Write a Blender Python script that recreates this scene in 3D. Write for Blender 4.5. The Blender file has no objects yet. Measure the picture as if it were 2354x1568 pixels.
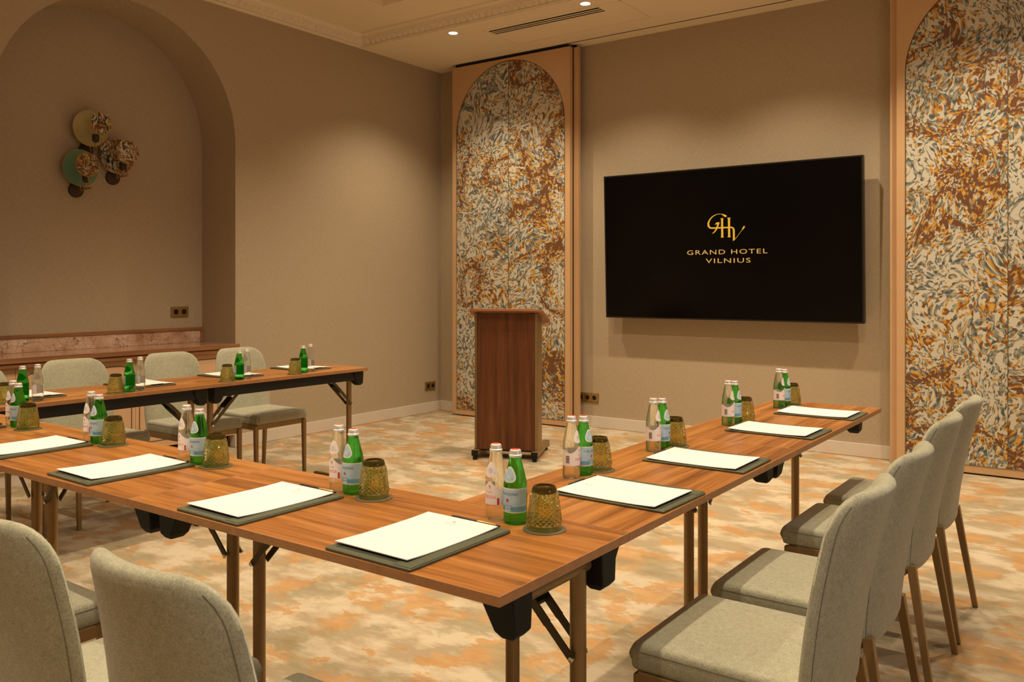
import bpy, math, random
from mathutils import Vector, Matrix

random.seed(7)
PI = math.pi
S = bpy.context.scene
COL = S.collection

# ------------------------------------------------------------------ camera
FPX, YAW, YH, CAMH = 1971.3, math.radians(35.7325), 655.9, 1.28
cam = bpy.data.cameras.new('camera')
cam.sensor_fit = 'HORIZONTAL'; cam.sensor_width = 36.0
cam.lens = 36.0 * FPX / 2354.0
cam.shift_y = -(784.0 - YH) / 2354.0
cam.clip_start = 0.05
cam.dof.use_dof = True; cam.dof.focus_distance = 3.0; cam.dof.aperture_fstop = 13.0
camo = bpy.data.objects.new('camera', cam); COL.objects.link(camo)
camo.location = (0, 0, CAMH); camo.rotation_euler = (PI / 2, 0, YAW)
S.camera = camo

# ------------------------------------------------------------------ world, exposure
w = bpy.data.worlds.new('world'); S.world = w; w.use_nodes = True
w.node_tree.nodes['Background'].inputs[0].default_value = (0.02, 0.017, 0.013, 1)
w.node_tree.nodes['Background'].inputs[1].default_value = 1.0
vs = S.view_settings
vs.view_transform = 'Standard'; vs.look = 'None'; vs.gamma = 1.0; vs.use_curve_mapping = False
vs.exposure = 0.0
LAMP = (1.0, 0.81, 0.56)          # warm downlight colour
# (x, y, power) of the recessed downlights
SPOTS_SOFFIT = [(-4.726, 5.70, 150), (-3.404, 5.70, 150), (-2.08, 5.70, 150), (-0.76, 5.70, 150), (0.56, 5.70, 150)]
SPOTS_TRAY = [(x, y, 84) for y in (4.1, 2.65, 1.2, -.3) for x in (-3.95, -3.4, -1.05, -0.5)]      # twin downlights over each table arm

DAY = bpy.data.lights.new('window_daylight', 'AREA'); DAY.shape = 'RECTANGLE'; DAY.size = 2.3; DAY.size_y = 1.7
DAY.energy = 30; DAY.color = (0.82, 0.90, 1.0)      # daylight outside the window of the unseen wall
DAYO = bpy.data.objects.new('window_daylight', DAY); COL.objects.link(DAYO)
DAYO.location = (2.85, 1.2, 1.75); DAYO.rotation_euler = (0, math.pi / 2, 0)

# ------------------------------------------------------------------ room numbers
XW, YW = -5.735, 6.72            # niche wall, screen wall
XR, YF = 2.6, -2.4               # unseen walls
ZS, ZC, ZT = 3.455, 3.58, 3.86   # soffit, ceiling, tray
YS = 5.60                        # soffit face
HT = 0.75                        # table height

# ------------------------------------------------------------------ helpers
def tag(o, label=None, cat=None, group=None, kind=None):
    if label: o['label'] = label
    if cat: o['category'] = cat
    if group: o['group'] = group
    if kind: o['kind'] = kind
    return o

def empty(name, loc=(0, 0, 0), rz=0.0):
    o = bpy.data.objects.new(name, None); COL.objects.link(o)
    o.location = loc; o.rotation_euler = (0, 0, rz); o.empty_display_size = 0.05
    return o

class MB:
    """collects faces and links them as one mesh object"""
    def __init__(s): s.v = []; s.f = []
    def add(s, vs, fs):
        n = len(s.v); s.v += [tuple(p) for p in vs]; s.f += [tuple(i + n for i in q) for q in fs]; return s
    def box(s, x0, x1, y0, y1, z0, z1):
        return s.add([(x0,y0,z0),(x1,y0,z0),(x1,y1,z0),(x0,y1,z0),(x0,y0,z1),(x1,y0,z1),(x1,y1,z1),(x0,y1,z1)],
                     [(0,3,2,1),(4,5,6,7),(0,1,5,4),(1,2,6,5),(2,3,7,6),(3,0,4,7)])
    def hexa(s, b, t):
        return s.add(list(b) + list(t), [(0,3,2,1),(4,5,6,7),(0,1,5,4),(1,2,6,5),(2,3,7,6),(3,0,4,7)])
    def loft(s, rings, cap=True):
        n = len(rings[0]); vs = [p for r in rings for p in r]; fs = []
        for k in range(len(rings) - 1):
            for i in range(n):
                j = (i + 1) % n
                fs.append((k*n+i, k*n+j, (k+1)*n+j, (k+1)*n+i))
        if cap:
            fs.append(tuple(range(n - 1, -1, -1))); m = (len(rings) - 1) * n
            fs.append(tuple(range(m, m + n)))
        return s.add(vs, fs)
    def lathe(s, prof, seg=24, c=(0, 0, 0), cap=True):
        return s.loft([[(c[0] + r*math.cos(2*PI*i/seg), c[1] + r*math.sin(2*PI*i/seg), c[2] + z) for i in range(seg)] for r, z in prof], cap)
    def tube(s, pts, r, seg=10, cap=True):
        pts = [Vector(p) for p in pts]; rr = r if isinstance(r, (list, tuple)) else [r] * len(pts); rings = []
        up = None
        for i, p in enumerate(pts):
            t = (pts[min(i+1, len(pts)-1)] - pts[max(i-1, 0)]).normalized()
            if up is None:
                up = Vector((0, 0, 1)) if abs(t.z) < .9 else Vector((1, 0, 0))
            a = t.cross(up).normalized(); up = a.cross(t).normalized()
            rings.append([tuple(p + a*rr[i]*math.cos(2*PI*k/seg) + up*rr[i]*math.sin(2*PI*k/seg)) for k in range(seg)])
        return s.loft(rings, cap)
    def bar(s, p, q, wx, wy, w2=None, h2=None):
        """square bar from p to q"""
        p = Vector(p); q = Vector(q); t = (q - p).normalized()
        up = Vector((0, 1, 0)) if abs(t.y) < .9 else Vector((1, 0, 0))
        a = t.cross(up).normalized(); b = a.cross(t).normalized()
        w2 = w2 or wx; h2 = h2 or wy
        def ring(c, w_, h_): return [tuple(c + a*sx*w_/2 + b*sy*h_/2) for sx, sy in ((-1,-1),(1,-1),(1,1),(-1,1))]
        return s.loft([ring(p, wx, wy), ring(q, w2, h2)])
    def sphere(s, c, r, n=8):
        prof = [(max(1e-5, r*math.sin(PI*k/n)), -r*math.cos(PI*k/n)) for k in range(n + 1)]
        return s.lathe(prof, 12, c)
    def xf(s, M):
        s.v = [tuple(M @ Vector(p)) for p in s.v]; return s
    def mesh(s, name, mat, smooth=0):
        me = bpy.data.meshes.new(name); me.from_pydata(s.v, [], s.f); me.update()
        if mat:
            for m_ in (mat if isinstance(mat, (list, tuple)) else [mat]): me.materials.append(m_)
        if smooth:
            me.polygons.foreach_set('use_smooth', [True] * len(me.polygons))
            try: me.set_sharp_from_angle(angle=math.radians(smooth))
            except Exception: pass
        return me
    def build(s, name, mat, parent=None, smooth=0, bevel=0, loc=None):
        o = bpy.data.objects.new(name, s.mesh(name, mat, smooth)); COL.objects.link(o)
        if parent: o.parent = parent
        if loc: o.location = loc
        if bevel:
            b = o.modifiers.new('bevel', 'BEVEL'); b.width = bevel; b.segments = 2; b.limit_method = 'ANGLE'; b.angle_limit = math.radians(40)
        return o

def link_mesh(name, me, parent=None, loc=(0, 0, 0), rot=(0, 0, 0), scale=None):
    o = bpy.data.objects.new(name, me); COL.objects.link(o); o.parent = parent; o.location = loc; o.rotation_euler = rot
    if scale: o.scale = scale
    return o

CH = {}
def copy_tree(o, parent=None):
    c = o.copy(); COL.objects.link(c)
    if parent: c.parent = parent
    if o not in CH: CH[o] = list(o.children)
    for ch in CH[o]: copy_tree(ch, c)
    return c

def arc(cx, cy, r, a0, a1, n):
    return [(cx + r*math.cos(a0 + (a1-a0)*k/n), cy + r*math.sin(a0 + (a1-a0)*k/n)) for k in range(n + 1)]

def rrect(x0, x1, y0, y1, r, n=4):
    return (arc(x1-r, y0+r, r, -PI/2, 0, n) + arc(x1-r, y1-r, r, 0, PI/2, n) +
            arc(x0+r, y1-r, r, PI/2, PI, n) + arc(x0+r, y0+r, r, PI, 1.5*PI, n))

def text_mesh(txt, size, width=None):
    cu = bpy.data.curves.new('t', 'FONT'); cu.body = txt; cu.size = size; cu.align_x = 'CENTER'; cu.align_y = 'CENTER'; cu.resolution_u = 3
    cu.space_character = 1.18
    o = bpy.data.objects.new('t', cu); COL.objects.link(o)
    dg = bpy.context.evaluated_depsgraph_get(); dg.update()
    me = bpy.data.meshes.new_from_object(o.evaluated_get(dg))
    v = [tuple(p.co) for p in me.vertices]; f = [tuple(p.vertices) for p in me.polygons]
    bpy.data.objects.remove(o); bpy.data.curves.remove(cu); bpy.data.meshes.remove(me)
    if width:
        xs = [p[0] for p in v]; k = width / (max(xs) - min(xs)); mid = (max(xs) + min(xs)) / 2
        v = [((p[0] - mid) * k, p[1], 0) for p in v]
    return v, f

def stroke(pts, widths):
    """flat ribbon with a varying width along 2-D points -> verts, faces"""
    vs = []; fs = []
    for i, p in enumerate(pts):
        a = pts[max(i-1, 0)]; b = pts[min(i+1, len(pts)-1)]
        tx, ty = b[0]-a[0], b[1]-a[1]; l = math.hypot(tx, ty) or 1; nx, ny = -ty/l, tx/l
        h = widths[i] / 2
        vs += [(p[0]+nx*h, p[1]+ny*h), (p[0]-nx*h, p[1]-ny*h)]
    for i in range(len(pts) - 1): fs.append((2*i, 2*i+1, 2*i+3, 2*i+2))
    return vs, fs

def bez(p0, p1, p2, p3, n=10):
    out = []
    for k in range(n + 1):
        t = k / n; u = 1 - t
        out.append(tuple(u**3*a + 3*u*u*t*b + 3*u*t*t*c + t**3*d for a, b, c, d in zip(p0, p1, p2, p3)))
    return out

# ------------------------------------------------------------------ materials
def newmat(name):
    m = bpy.data.materials.new(name); m.use_nodes = True
    return m, m.node_tree.nodes, m.node_tree.links, m.node_tree.nodes['Principled BSDF']

def setp(b, color=None, rough=None, metal=None, spec=None, trans=None, ior=None, coat=None):
    if color is not None: b.inputs['Base Color'].default_value = (*color, 1)
    if rough is not None: b.inputs['Roughness'].default_value = rough
    if metal is not None: b.inputs['Metallic'].default_value = metal
    if spec is not None: b.inputs['Specular IOR Level'].default_value = spec
    if trans is not None: b.inputs['Transmission Weight'].default_value = trans
    if ior is not None: b.inputs['IOR'].default_value = ior
    if coat is not None: b.inputs['Coat Weight'].default_value = coat

def plain(name, color, rough=0.5, metal=0, spec=0.5, var=0.06, scale=60, **kw):
    """a plain finish with a slight procedural unevenness"""
    m, N, L, b = newmat(name); setp(b, color, rough, metal, spec, **kw)
    if var:
        tc = N.new('ShaderNodeTexCoord'); n = N.new('ShaderNodeTexNoise'); n.inputs['Scale'].default_value = scale
        L.new(tc.outputs['Object'], n.inputs['Vector'])
        r = N.new('ShaderNodeValToRGB')
        r.color_ramp.elements[0].position = .3; r.color_ramp.elements[1].position = .7
        r.color_ramp.elements[0].color = (*[c*(1-var) for c in color], 1); r.color_ramp.elements[1].color = (*[min(1, c*(1+var)) for c in color], 1)
        L.new(n.outputs['Fac'], r.inputs['Fac']); L.new(r.outputs['Color'], b.inputs['Base Color'])
    return m

def mapn(N, L, src, scale=(1,1,1), rot=(0,0,0), loc=(0,0,0)):
    mp = N.new('ShaderNodeMapping'); mp.inputs['Scale'].default_value = scale; mp.inputs['Rotation'].default_value = rot; mp.inputs['Location'].default_value = loc
    L.new(src, mp.inputs['Vector']); return mp.outputs['Vector']

def noise(N, L, vec, scale, detail=2, rough=.5, dist=0, out='Fac'):
    n = N.new('ShaderNodeTexNoise'); n.inputs['Scale'].default_value = scale; n.inputs['Detail'].default_value = detail
    n.inputs['Roughness'].default_value = rough; n.inputs['Distortion'].default_value = dist
    L.new(vec, n.inputs['Vector']); return n.outputs[out]

def math_(N, L, op, a, b=None, c=None, clamp=False):
    n = N.new('ShaderNodeMath'); n.operation = op; n.use_clamp = clamp
    for k, x in enumerate((a, b, c)):
        if x is None: continue
        if isinstance(x, (int, float)): n.inputs[k].default_value = x
        else: L.new(x, n.inputs[k])
    return n.outputs[0]

def ramp(N, L, fac, stops, interp='LINEAR'):
    r = N.new('ShaderNodeValToRGB'); r.color_ramp.interpolation = interp; e = r.color_ramp.elements
    while len(e) < len(stops): e.new(.5)
    for k, (p, c) in enumerate(stops):
        e[k].position = p; e[k].color = (*c, 1) if isinstance(c, (tuple, list)) else (c, c, c, 1)
    L.new(fac, r.inputs['Fac']); return r.outputs['Color']

def mix(N, L, fac, a, b, mode='MIX'):
    n = N.new('ShaderNodeMix'); n.data_type = 'RGBA'; n.blend_type = mode
    for sock, x in ((n.inputs[0], fac), (n.inputs[6], a), (n.inputs[7], b)):
        if isinstance(x, (int, float)): sock.default_value = x
        elif isinstance(x, (tuple, list)): sock.default_value = (*x, 1)
        else: L.new(x, sock)
    return n.outputs[2]

def bump(N, L, b, h, strength, dist):
    n = N.new('ShaderNodeBump'); n.inputs['Strength'].default_value = strength; n.inputs['Distance'].default_value = dist
    L.new(h, n.inputs['Height']); L.new(n.outputs['Normal'], b.inputs['Normal'])

def objco(N, randomize=False, L=None):
    tc = N.new('ShaderNodeTexCoord')
    if not randomize: return tc.outputs['Object']
    oi = N.new('ShaderNodeObjectInfo'); v = N.new('ShaderNodeVectorMath'); v.operation = 'SCALE'; v.inputs[0].default_value = (17.3, 9.1, 23.7)
    L.new(oi.outputs['Random'], v.inputs['Scale']); a = N.new('ShaderNodeVectorMath'); a.operation = 'ADD'
    L.new(tc.outputs['Object'], a.inputs[0]); L.new(v.outputs[0], a.inputs[1]); return a.outputs[0]

def m_linen():
    m, N, L, b = newmat('linen_wallcovering'); setp(b, rough=.82, spec=.25)
    co = objco(N); sx = N.new('ShaderNodeSeparateXYZ'); L.new(co, sx.inputs[0])
    u = math_(N, L, 'ADD', sx.outputs[0], sx.outputs[1]); cb = N.new('ShaderNodeCombineXYZ'); L.new(u, cb.inputs[0]); L.new(sx.outputs[2], cb.inputs[1])
    h = noise(N, L, mapn(N, L, cb.outputs[0], (34, 520, 1)), 1, 2)
    v = noise(N, L, mapn(N, L, cb.outputs[0], (520, 34, 1)), 1, 2)
    s = math_(N, L, 'MULTIPLY_ADD', math_(N, L, 'ADD', h, v), .5, 0)
    big = noise(N, L, cb.outputs[0], 1.3, 2)
    c = ramp(N, L, s, [(.28, (.370, .290, .195)), (.52, (.460, .368, .255)), (.74, (.555, .455, .322))])
    c = mix(N, L, math_(N, L, 'MULTIPLY', big, .14), c, (.39, .31, .21))
    L.new(c, b.inputs['Base Color']); bump(N, L, b, s, .35, .0015)
    return m

def m_carpet():
    m, N, L, b = newmat('blotched_carpet'); setp(b, rough=.95, spec=.1)
    co = objco(N)
    j1 = noise(N, L, mapn(N, L, co, (9, 22, 1)), 1, 3)
    j2 = noise(N, L, mapn(N, L, co, (16, 95, 1), loc=(3, 1, 0)), 1, 2)
    d = math_(N, L, 'ADD', math_(N, L, 'MULTIPLY', math_(N, L, 'SUBTRACT', j1, .5), .10), math_(N, L, 'MULTIPLY', math_(N, L, 'SUBTRACT', j2, .5), .065))
    cb = N.new('ShaderNodeCombineXYZ'); L.new(d, cb.inputs[0])
    ad = N.new('ShaderNodeVectorMath'); ad.operation = 'ADD'; L.new(co, ad.inputs[0]); L.new(cb.outputs[0], ad.inputs[1]); p = ad.outputs[0]
    nA = noise(N, L, mapn(N, L, p, (3.4, 4.0, 1)), 1, 6, .66)
    nB = noise(N, L, mapn(N, L, p, (3.1, 3.8, 1), loc=(11, 5, 0)), 1, 6, .66)
    nC = noise(N, L, mapn(N, L, p, (4.0, 5.6, 1), loc=(4, 19, 0)), 1, 4, .6)
    nD = noise(N, L, mapn(N, L, p, (8, 12.0, 1), loc=(7, 3, 0)), 1, 4, .6)
    base = ramp(N, L, nC, [(.42, (.365, .285, .180)), (.49, (.450, .365, .245)), (.57, (.550, .465, .335))])
    c = mix(N, L, ramp(N, L, nA, [(.515, 0.), (.545, .82)]), base, ramp(N, L, nD, [(.4, (.510, .295, .112)), (.6, (.440, .225, .075))]))
    c = mix(N, L, ramp(N, L, nB, [(.530, 0.), (.59, .70)]), c, ramp(N, L, nD, [(.42, (.325, .280, .168)), (.6, (.262, .222, .132))]))
    pile = noise(N, L, co, 420, 2, .6)
    c = mix(N, L, .55, c, ramp(N, L, pile, [(.3, .35), (.7, .72)]), 'OVERLAY')
    L.new(c, b.inputs['Base Color']); bump(N, L, b, pile, .6, .004)
    b.inputs['Sheen Weight'].default_value = .15
    return m

def m_wood(name, dark, mid, light, rough, long_axis=0, coat=0.0, sc=1.0):
    m, N, L, b = newmat(name); setp(b, rough=rough, spec=.45, coat=coat)
    co = objco(N, True, L)
    k = [26, 26, 26]; k[long_axis] = 1.3; k = [q * sc for q in k]
    w1 = noise(N, L, mapn(N, L, co, tuple(k)), 1, 5, .6, .6)
    k2 = [150, 150, 150]; k2[long_axis] = 5; 
    w2 = noise(N, L, mapn(N, L, co, tuple(k2)), 1, 3, .6, .2)
    k3 = [5.5, 5.5, 5.5]; k3[long_axis] = .5
    w3 = noise(N, L, mapn(N, L, co, tuple(k3)), 1, 2, .5, .3)
    s = math_(N, L, 'ADD', math_(N, L, 'MULTIPLY', w1, .62), math_(N, L, 'ADD', math_(N, L, 'MULTIPLY', w2, .16), math_(N, L, 'MULTIPLY', w3, .22)))
    c = ramp(N, L, s, [(.36, dark), (.50, mid), (.64, light)])
    L.new(c, b.inputs['Base Color']); 
    rr = ramp(N, L, w2, [(.3, rough*.9), (.7, min(1, rough*1.15))]); L.new(rr, b.inputs['Roughness'])
    return m

def m_fabric(name, c0, c1):
    m, N, L, b = newmat(name); setp(b, rough=.9, spec=.2)
    co = objco(N); n1 = noise(N, L, co, 260, 3, .65); n2 = noise(N, L, co, 70, 3, .6); n3 = noise(N, L, co, 6, 2)
    s = math_(N, L, 'ADD', math_(N, L, 'MULTIPLY', n1, .6), math_(N, L, 'ADD', math_(N, L, 'MULTIPLY', n2, .28), math_(N, L, 'MULTIPLY', n3, .12)))
    L.new(ramp(N, L, s, [(.36, c0), (.64, c1)]), b.inputs['Base Color']); bump(N, L, b, n1, .35, .002)
    b.inputs['Sheen Weight'].default_value = .25; b.inputs['Sheen Roughness'].default_value = .5
    return m

def m_marbling(name, sc=1.0, dark=1.0, inky=False):
    """suminagashi-like print: cream ground with ochre, brown and slate swirls"""
    m, N, L, b = newmat(name); setp(b, rough=.42, spec=.4)
    co = objco(N, True, L)
    flow = noise(N, L, mapn(N, L, co, (1.6*sc,)*3), 1, 2, .5, 0, 'Color')
    f0 = N.new('ShaderNodeVectorMath'); f0.operation = 'SUBTRACT'; L.new(flow, f0.inputs[0]); f0.inputs[1].default_value = (.5, .5, .5)
    f1 = N.new('ShaderNodeVectorMath'); f1.operation = 'SCALE'; L.new(f0.outputs[0], f1.inputs[0]); f1.inputs['Scale'].default_value = .50 / sc
    f2 = N.new('ShaderNodeVectorMath'); f2.operation = 'ADD'; L.new(co, f2.inputs[0]); L.new(f1.outputs[0], f2.inputs[1])
    wq = noise(N, L, mapn(N, L, f2.outputs[0], (11*sc, 11*sc, 9*sc)), 1, 2, .5, 0, 'Color')
    g0 = N.new('ShaderNodeVectorMath'); g0.operation = 'SUBTRACT'; L.new(wq, g0.inputs[0]); g0.inputs[1].default_value = (.5, .5, .5)
    g1 = N.new('ShaderNodeVectorMath'); g1.operation = 'SCALE'; L.new(g0.outputs[0], g1.inputs[0]); g1.inputs['Scale'].default_value = .06 / sc
    g2 = N.new('ShaderNodeVectorMath'); g2.operation = 'ADD'; L.new(f2.outputs[0], g2.inputs[0]); L.new(g1.outputs[0], g2.inputs[1]); p = g2.outputs[0]
    def blobs(scale, loc, w):
        return noise(N, L, mapn(N, L, p, (scale*sc, scale*sc, scale*sc*.8), loc=loc), 1, 1.2, .5, .3)
    a = blobs(38, (0, 0, 0), 0); bb = blobs(34, (5, 2, 9), 0); c_ = blobs(52, (8, 8, 1), 0)
    zone = noise(N, L, mapn(N, L, f2.outputs[0], (1.35*sc,)*3, loc=(3, 3, 3)), 1, 2.5)       # where brown branches run
    zone2 = noise(N, L, mapn(N, L, f2.outputs[0], (2.3*sc,)*3, loc=(9, 1, 4)), 1, 1)
    ground = (.60, .565, .465)
    # slate / sage strands: contours of a slow field, broken up by the fine blobs
    la = noise(N, L, mapn(N, L, p, (10*sc, 10*sc, 7*sc), loc=(2, 7, 5)), 1, 2, .5, .4)
    sa = math_(N, L, 'SINE', math_(N, L, 'MULTIPLY', la, 42.0))
    t1 = math_(N, L, 'ADD', math_(N, L, 'MULTIPLY', sa, .20), math_(N, L, 'ADD', a, math_(N, L, 'MULTIPLY', math_(N, L, 'SUBTRACT', zone2, .5), -.45)))
    slate = ramp(N, L, c_, [(.40, (.010, .016, .010)), (.52, (.045, .060, .038)), (.64, (.12, .13, .085))] if inky else [(.38, (.070, .095, .100)), (.50, (.200, .215, .185)), (.64, (.36, .345, .28))])
    c = mix(N, L, ramp(N, L, t1, [(.518, 0.), (.538, 1.)]), ground, slate)
    # ochre strands, crowding towards the branches
    rz = math_(N, L, 'ABSOLUTE', math_(N, L, 'SUBTRACT', zone, .5))
    lb_ = noise(N, L, mapn(N, L, p, (9*sc, 9*sc, 6.5*sc), loc=(12, 1, 3)), 1, 2, .5, .4)
    sb = math_(N, L, 'SINE', math_(N, L, 'MULTIPLY', lb_, 36.0))
    t2 = math_(N, L, 'ADD', math_(N, L, 'MULTIPLY', sb, .13), math_(N, L, 'SUBTRACT', bb, math_(N, L, 'MULTIPLY', rz, 1.15)))
    och = ramp(N, L, c_, [(.40, (.19, .070, .018)), (.49, (.44, .205, .035)), (.60, (.60, .36, .085))])
    c = mix(N, L, ramp(N, L, t2, [(.500, 0.), (.515, 1.)]), c, och)
    # brown branches: bundles of thin strands
    ridge = math_(N, L, 'ADD', math_(N, L, 'MULTIPLY', rz, 1.0), math_(N, L, 'ADD', math_(N, L, 'MULTIPLY', math_(N, L, 'SUBTRACT', a, .5), .16), math_(N, L, 'MULTIPLY', sb, .012)))
    c = mix(N, L, ramp(N, L, ridge, [(.007, 1.), (.012, 0.)]), c, (.165, .070, .030))
    if dark != 1.0: c = mix(N, L, 1.0, c, (dark, dark, dark), 'MULTIPLY')
    L.new(c, b.inputs['Base Color'])
    return m

def m_marble():
    m, N, L, b = newmat('breccia_marble'); setp(b, rough=.12, spec=.5)
    co = objco(N)
    wv = noise(N, L, co, 5, 4, .6, 0, 'Color')
    s = N.new('ShaderNodeVectorMath'); s.operation = 'SCALE'; L.new(wv, s.inputs[0]); s.inputs['Scale'].default_value = .16
    a = N.new('ShaderNodeVectorMath'); a.operation = 'ADD'; L.new(co, a.inputs[0]); L.new(s.outputs[0], a.inputs[1])
    v = N.new('ShaderNodeTexVoronoi'); v.feature = 'DISTANCE_TO_EDGE'; v.inputs['Scale'].default_value = 15; L.new(a.outputs[0], v.inputs['Vector'])
    v2 = N.new('ShaderNodeTexVoronoi'); v2.feature = 'DISTANCE_TO_EDGE'; v2.inputs['Scale'].default_value = 26; L.new(a.outputs[0], v2.inputs['Vector'])
    n = noise(N, L, co, 6, 4); n2 = noise(N, L, co, 3.2, 2)
    base = ramp(N, L, n, [(.35, (.46, .26, .175)), (.5, (.62, .40, .28)), (.68, (.72, .53, .40))])
    c = mix(N, L, math_(N, L, 'MULTIPLY', ramp(N, L, v.outputs['Distance'], [(.0, .9), (.028, 0.)]), ramp(N, L, n2, [(.38, .25), (.52, 1.)])), base, (.07, .030, .020))
    c = mix(N, L, math_(N, L, 'MULTIPLY', ramp(N, L, v2.outputs['Distance'], [(.0, .8), (.03, 0.)]), ramp(N, L, n2, [(.48, 0.), (.6, 1.)])), c, (.09, .045, .035))
    L.new(c, b.inputs['Base Color'])
    return m

def m_glass(name, color, ior, clear, rough=.02):
    """coloured glass: refracting body that also lets part of the light straight through"""
    m, N, L, b = newmat(name); setp(b, color, rough, 0, .5, 1.0, ior)
    t = N.new('ShaderNodeBsdfTransparent'); t.inputs[0].default_value = (*color, 1)
    mx = N.new('ShaderNodeMixShader'); mx.inputs[0].default_value = clear
    L.new(b.outputs[0], mx.inputs[1]); L.new(t.outputs[0], mx.inputs[2]); L.new(mx.outputs[0], N['Material Output'].inputs[0])
    return m

def m_emit(name, color, strength):
    m, N, L, b = newmat(name); setp(b, (0, 0, 0), .4)
    b.inputs['Emission Color'].default_value = (*color, 1); b.inputs['Emission Strength'].default_value = strength
    return m

M = dict(
    linen=m_linen(), carpet=m_carpet(),
    ceiling=plain('ceiling_paint', (.86, .75, .58), .85, spec=.2, var=.015, scale=3),
    plaster=plain('plaster_moulding', (.86, .75, .58), .7, spec=.3, var=.02, scale=30),
    base=plain('painted_baseboard', (.68, .61, .52), .45, var=.015, scale=20),
    peach=plain('peach_lacquer', (.61, .385, .205), .38, var=.02, scale=8),
    peach_door=plain('peach_cabinet_lacquer', (.72, .47, .285), .42, var=.02, scale=8),
    groove=plain('dark_inlay', (.07, .035, .015), .5, var=0),
    brass_line=plain('aged_brass_strip', (.20, .13, .04), .4, .8),
    black=plain('black_plastic', (.009, .009, .008), .6, spec=.3, var=.1),
    blackmat=plain('black_void', (.004, .004, .004), .9, var=0),
    rail=plain('black_painted_rail', (.008, .008, .0085), .75, var=.1),
    bronze=plain('bronze_tube', (.285, .185, .080), .42, .55, var=.04, scale=30),
    bronze_dark=plain('dark_bronze_strap', (.10, .075, .045), .45, .5),
    steel=plain('bright_bolt', (.75, .72, .68), .25, 1.0, var=0),
    brass=plain('satin_brass', (.52, .33, .12), .35, .9, var=.05),
    brass_plate=plain('brass_socket_plate', (.36, .25, .09), .42, .7, var=.05),
    oak=m_wood('walnut_laminate', (.175, .060, .012), (.385, .148, .032), (.530, .240, .066), .32, 0),
    edge=plain('wood_edge_band', (.420, .195, .080), .4, var=.1, scale=40),
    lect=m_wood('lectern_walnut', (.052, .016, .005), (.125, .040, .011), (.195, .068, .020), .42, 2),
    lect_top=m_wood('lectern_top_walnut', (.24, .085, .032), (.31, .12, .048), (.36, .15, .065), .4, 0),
    nosing=m_wood('counter_nosing_wood', (.20, .085, .035), (.30, .135, .058), (.37, .175, .08), .4, 1),
    fabric=m_fabric('sage_wool', (.300, .292, .204), (.505, .494, .376)),
    stitch=plain('dark_stitch', (.16, .155, .11), .9, var=0),
    leather=plain('olive_leather', (.088, .098, .056), .5, var=.12, scale=180),
    leather_in=plain('dark_leather_lining', (.030, .030, .020), .6, var=.1, scale=180),
    paper=plain('white_paper', (.84, .81, .80), .8, spec=.2, var=.01, scale=10),
    ink=plain('grey_print', (.48, .46, .42), .8, var=0),
    pen=plain('black_pen', (.025, .020, .016), .35, var=0),
    marb=m_marbling('marbled_print'), marb_small=m_marbling('marbled_disc_print', 1.7, .85, True),
    marble=m_marble(),
    countertop=plain('polished_brown_stone', (.40, .235, .145), .12, var=.25, scale=22),
    art_edge=plain('art_edge_brass', (.16, .105, .04), .45, .6),
    screen=plain('screen_glass', (.0012, .0012, .0012), .22, var=0, spec=.25),
    tvframe=plain('screen_bezel', (.022, .018, .014), .35, .3, var=.05),
    gold=m_emit('lit_gold_pixels', (1.0, .50, .035), .80),
    gold2=m_emit('lit_pale_gold_pixels', (1.0, .53, .12), .72),
    lamp=m_emit('lamp_lens', (1.0, .86, .66), 40.0),
    ring=plain('lamp_trim_ring', (.8, .74, .65), .5, var=0),
    olive_disc=plain('olive_glass_disc', (.44, .38, .17), .3, var=.12, scale=9),
    green_disc=plain('green_enamel_disc', (.13, .26, .165), .3, var=.08, scale=9),
    plate=plain('dark_bronze_plate', (.07, .045, .025), .5, .4),
    holder=plain('dark_lamp_holder', (.045, .028, .02), .5, var=.05),
    green_glass=m_glass('green_bottle_glass', (.13, .66, .13), 1.30, .3),
    clear_glass=m_glass('clear_bottle_glass', (.92, .95, .92), 1.28, .32),
    olive_glass=m_glass('olive_tumbler_glass', (.89, .90, .55), 1.42, .16),
    olive_base=m_glass('dark_olive_glass_base', (.06, .06, .02), 1.45, .06),
    cap=plain('silver_screw_cap', (.80, .78, .76), .38, .45, var=.03),
    red=plain('red_print', (.55, .035, .025), .5, var=0),
    navy=plain('navy_print', (.025, .035, .085), .6, var=0),
    blue_label=plain('pale_blue_label', (.44, .62, .74), .55, var=.10, scale=60),
    blue_band=plain('blue_label_band', (.16, .38, .58), .55, var=.05),
    white_label=plain('white_label_paper', (.82, .80, .74), .55, var=.01),
    pink_label=plain('pinkish_white_label', (.87, .79, .77), .55, var=.01),
    orange=plain('orange_print', (.86, .16, .045), .6, var=0),
    lilac=plain('pale_lilac_print', (.66, .60, .66), .6, var=0),
    coaster=plain('olive_coaster', (.100, .098, .055), .55, var=.1, scale=120),
)

# ------------------------------------------------------------------ the setting
def struct(name, mb, mat, parent=None, smooth=0, bevel=0):
    o = mb.build(name, mat, parent, smooth, bevel)
    if parent is None: o['kind'] = 'structure'
    return o

floor = struct('floor', MB().box(XW - .6, XR, YF, YW + .1, -.1, 0), M['carpet'])

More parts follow.
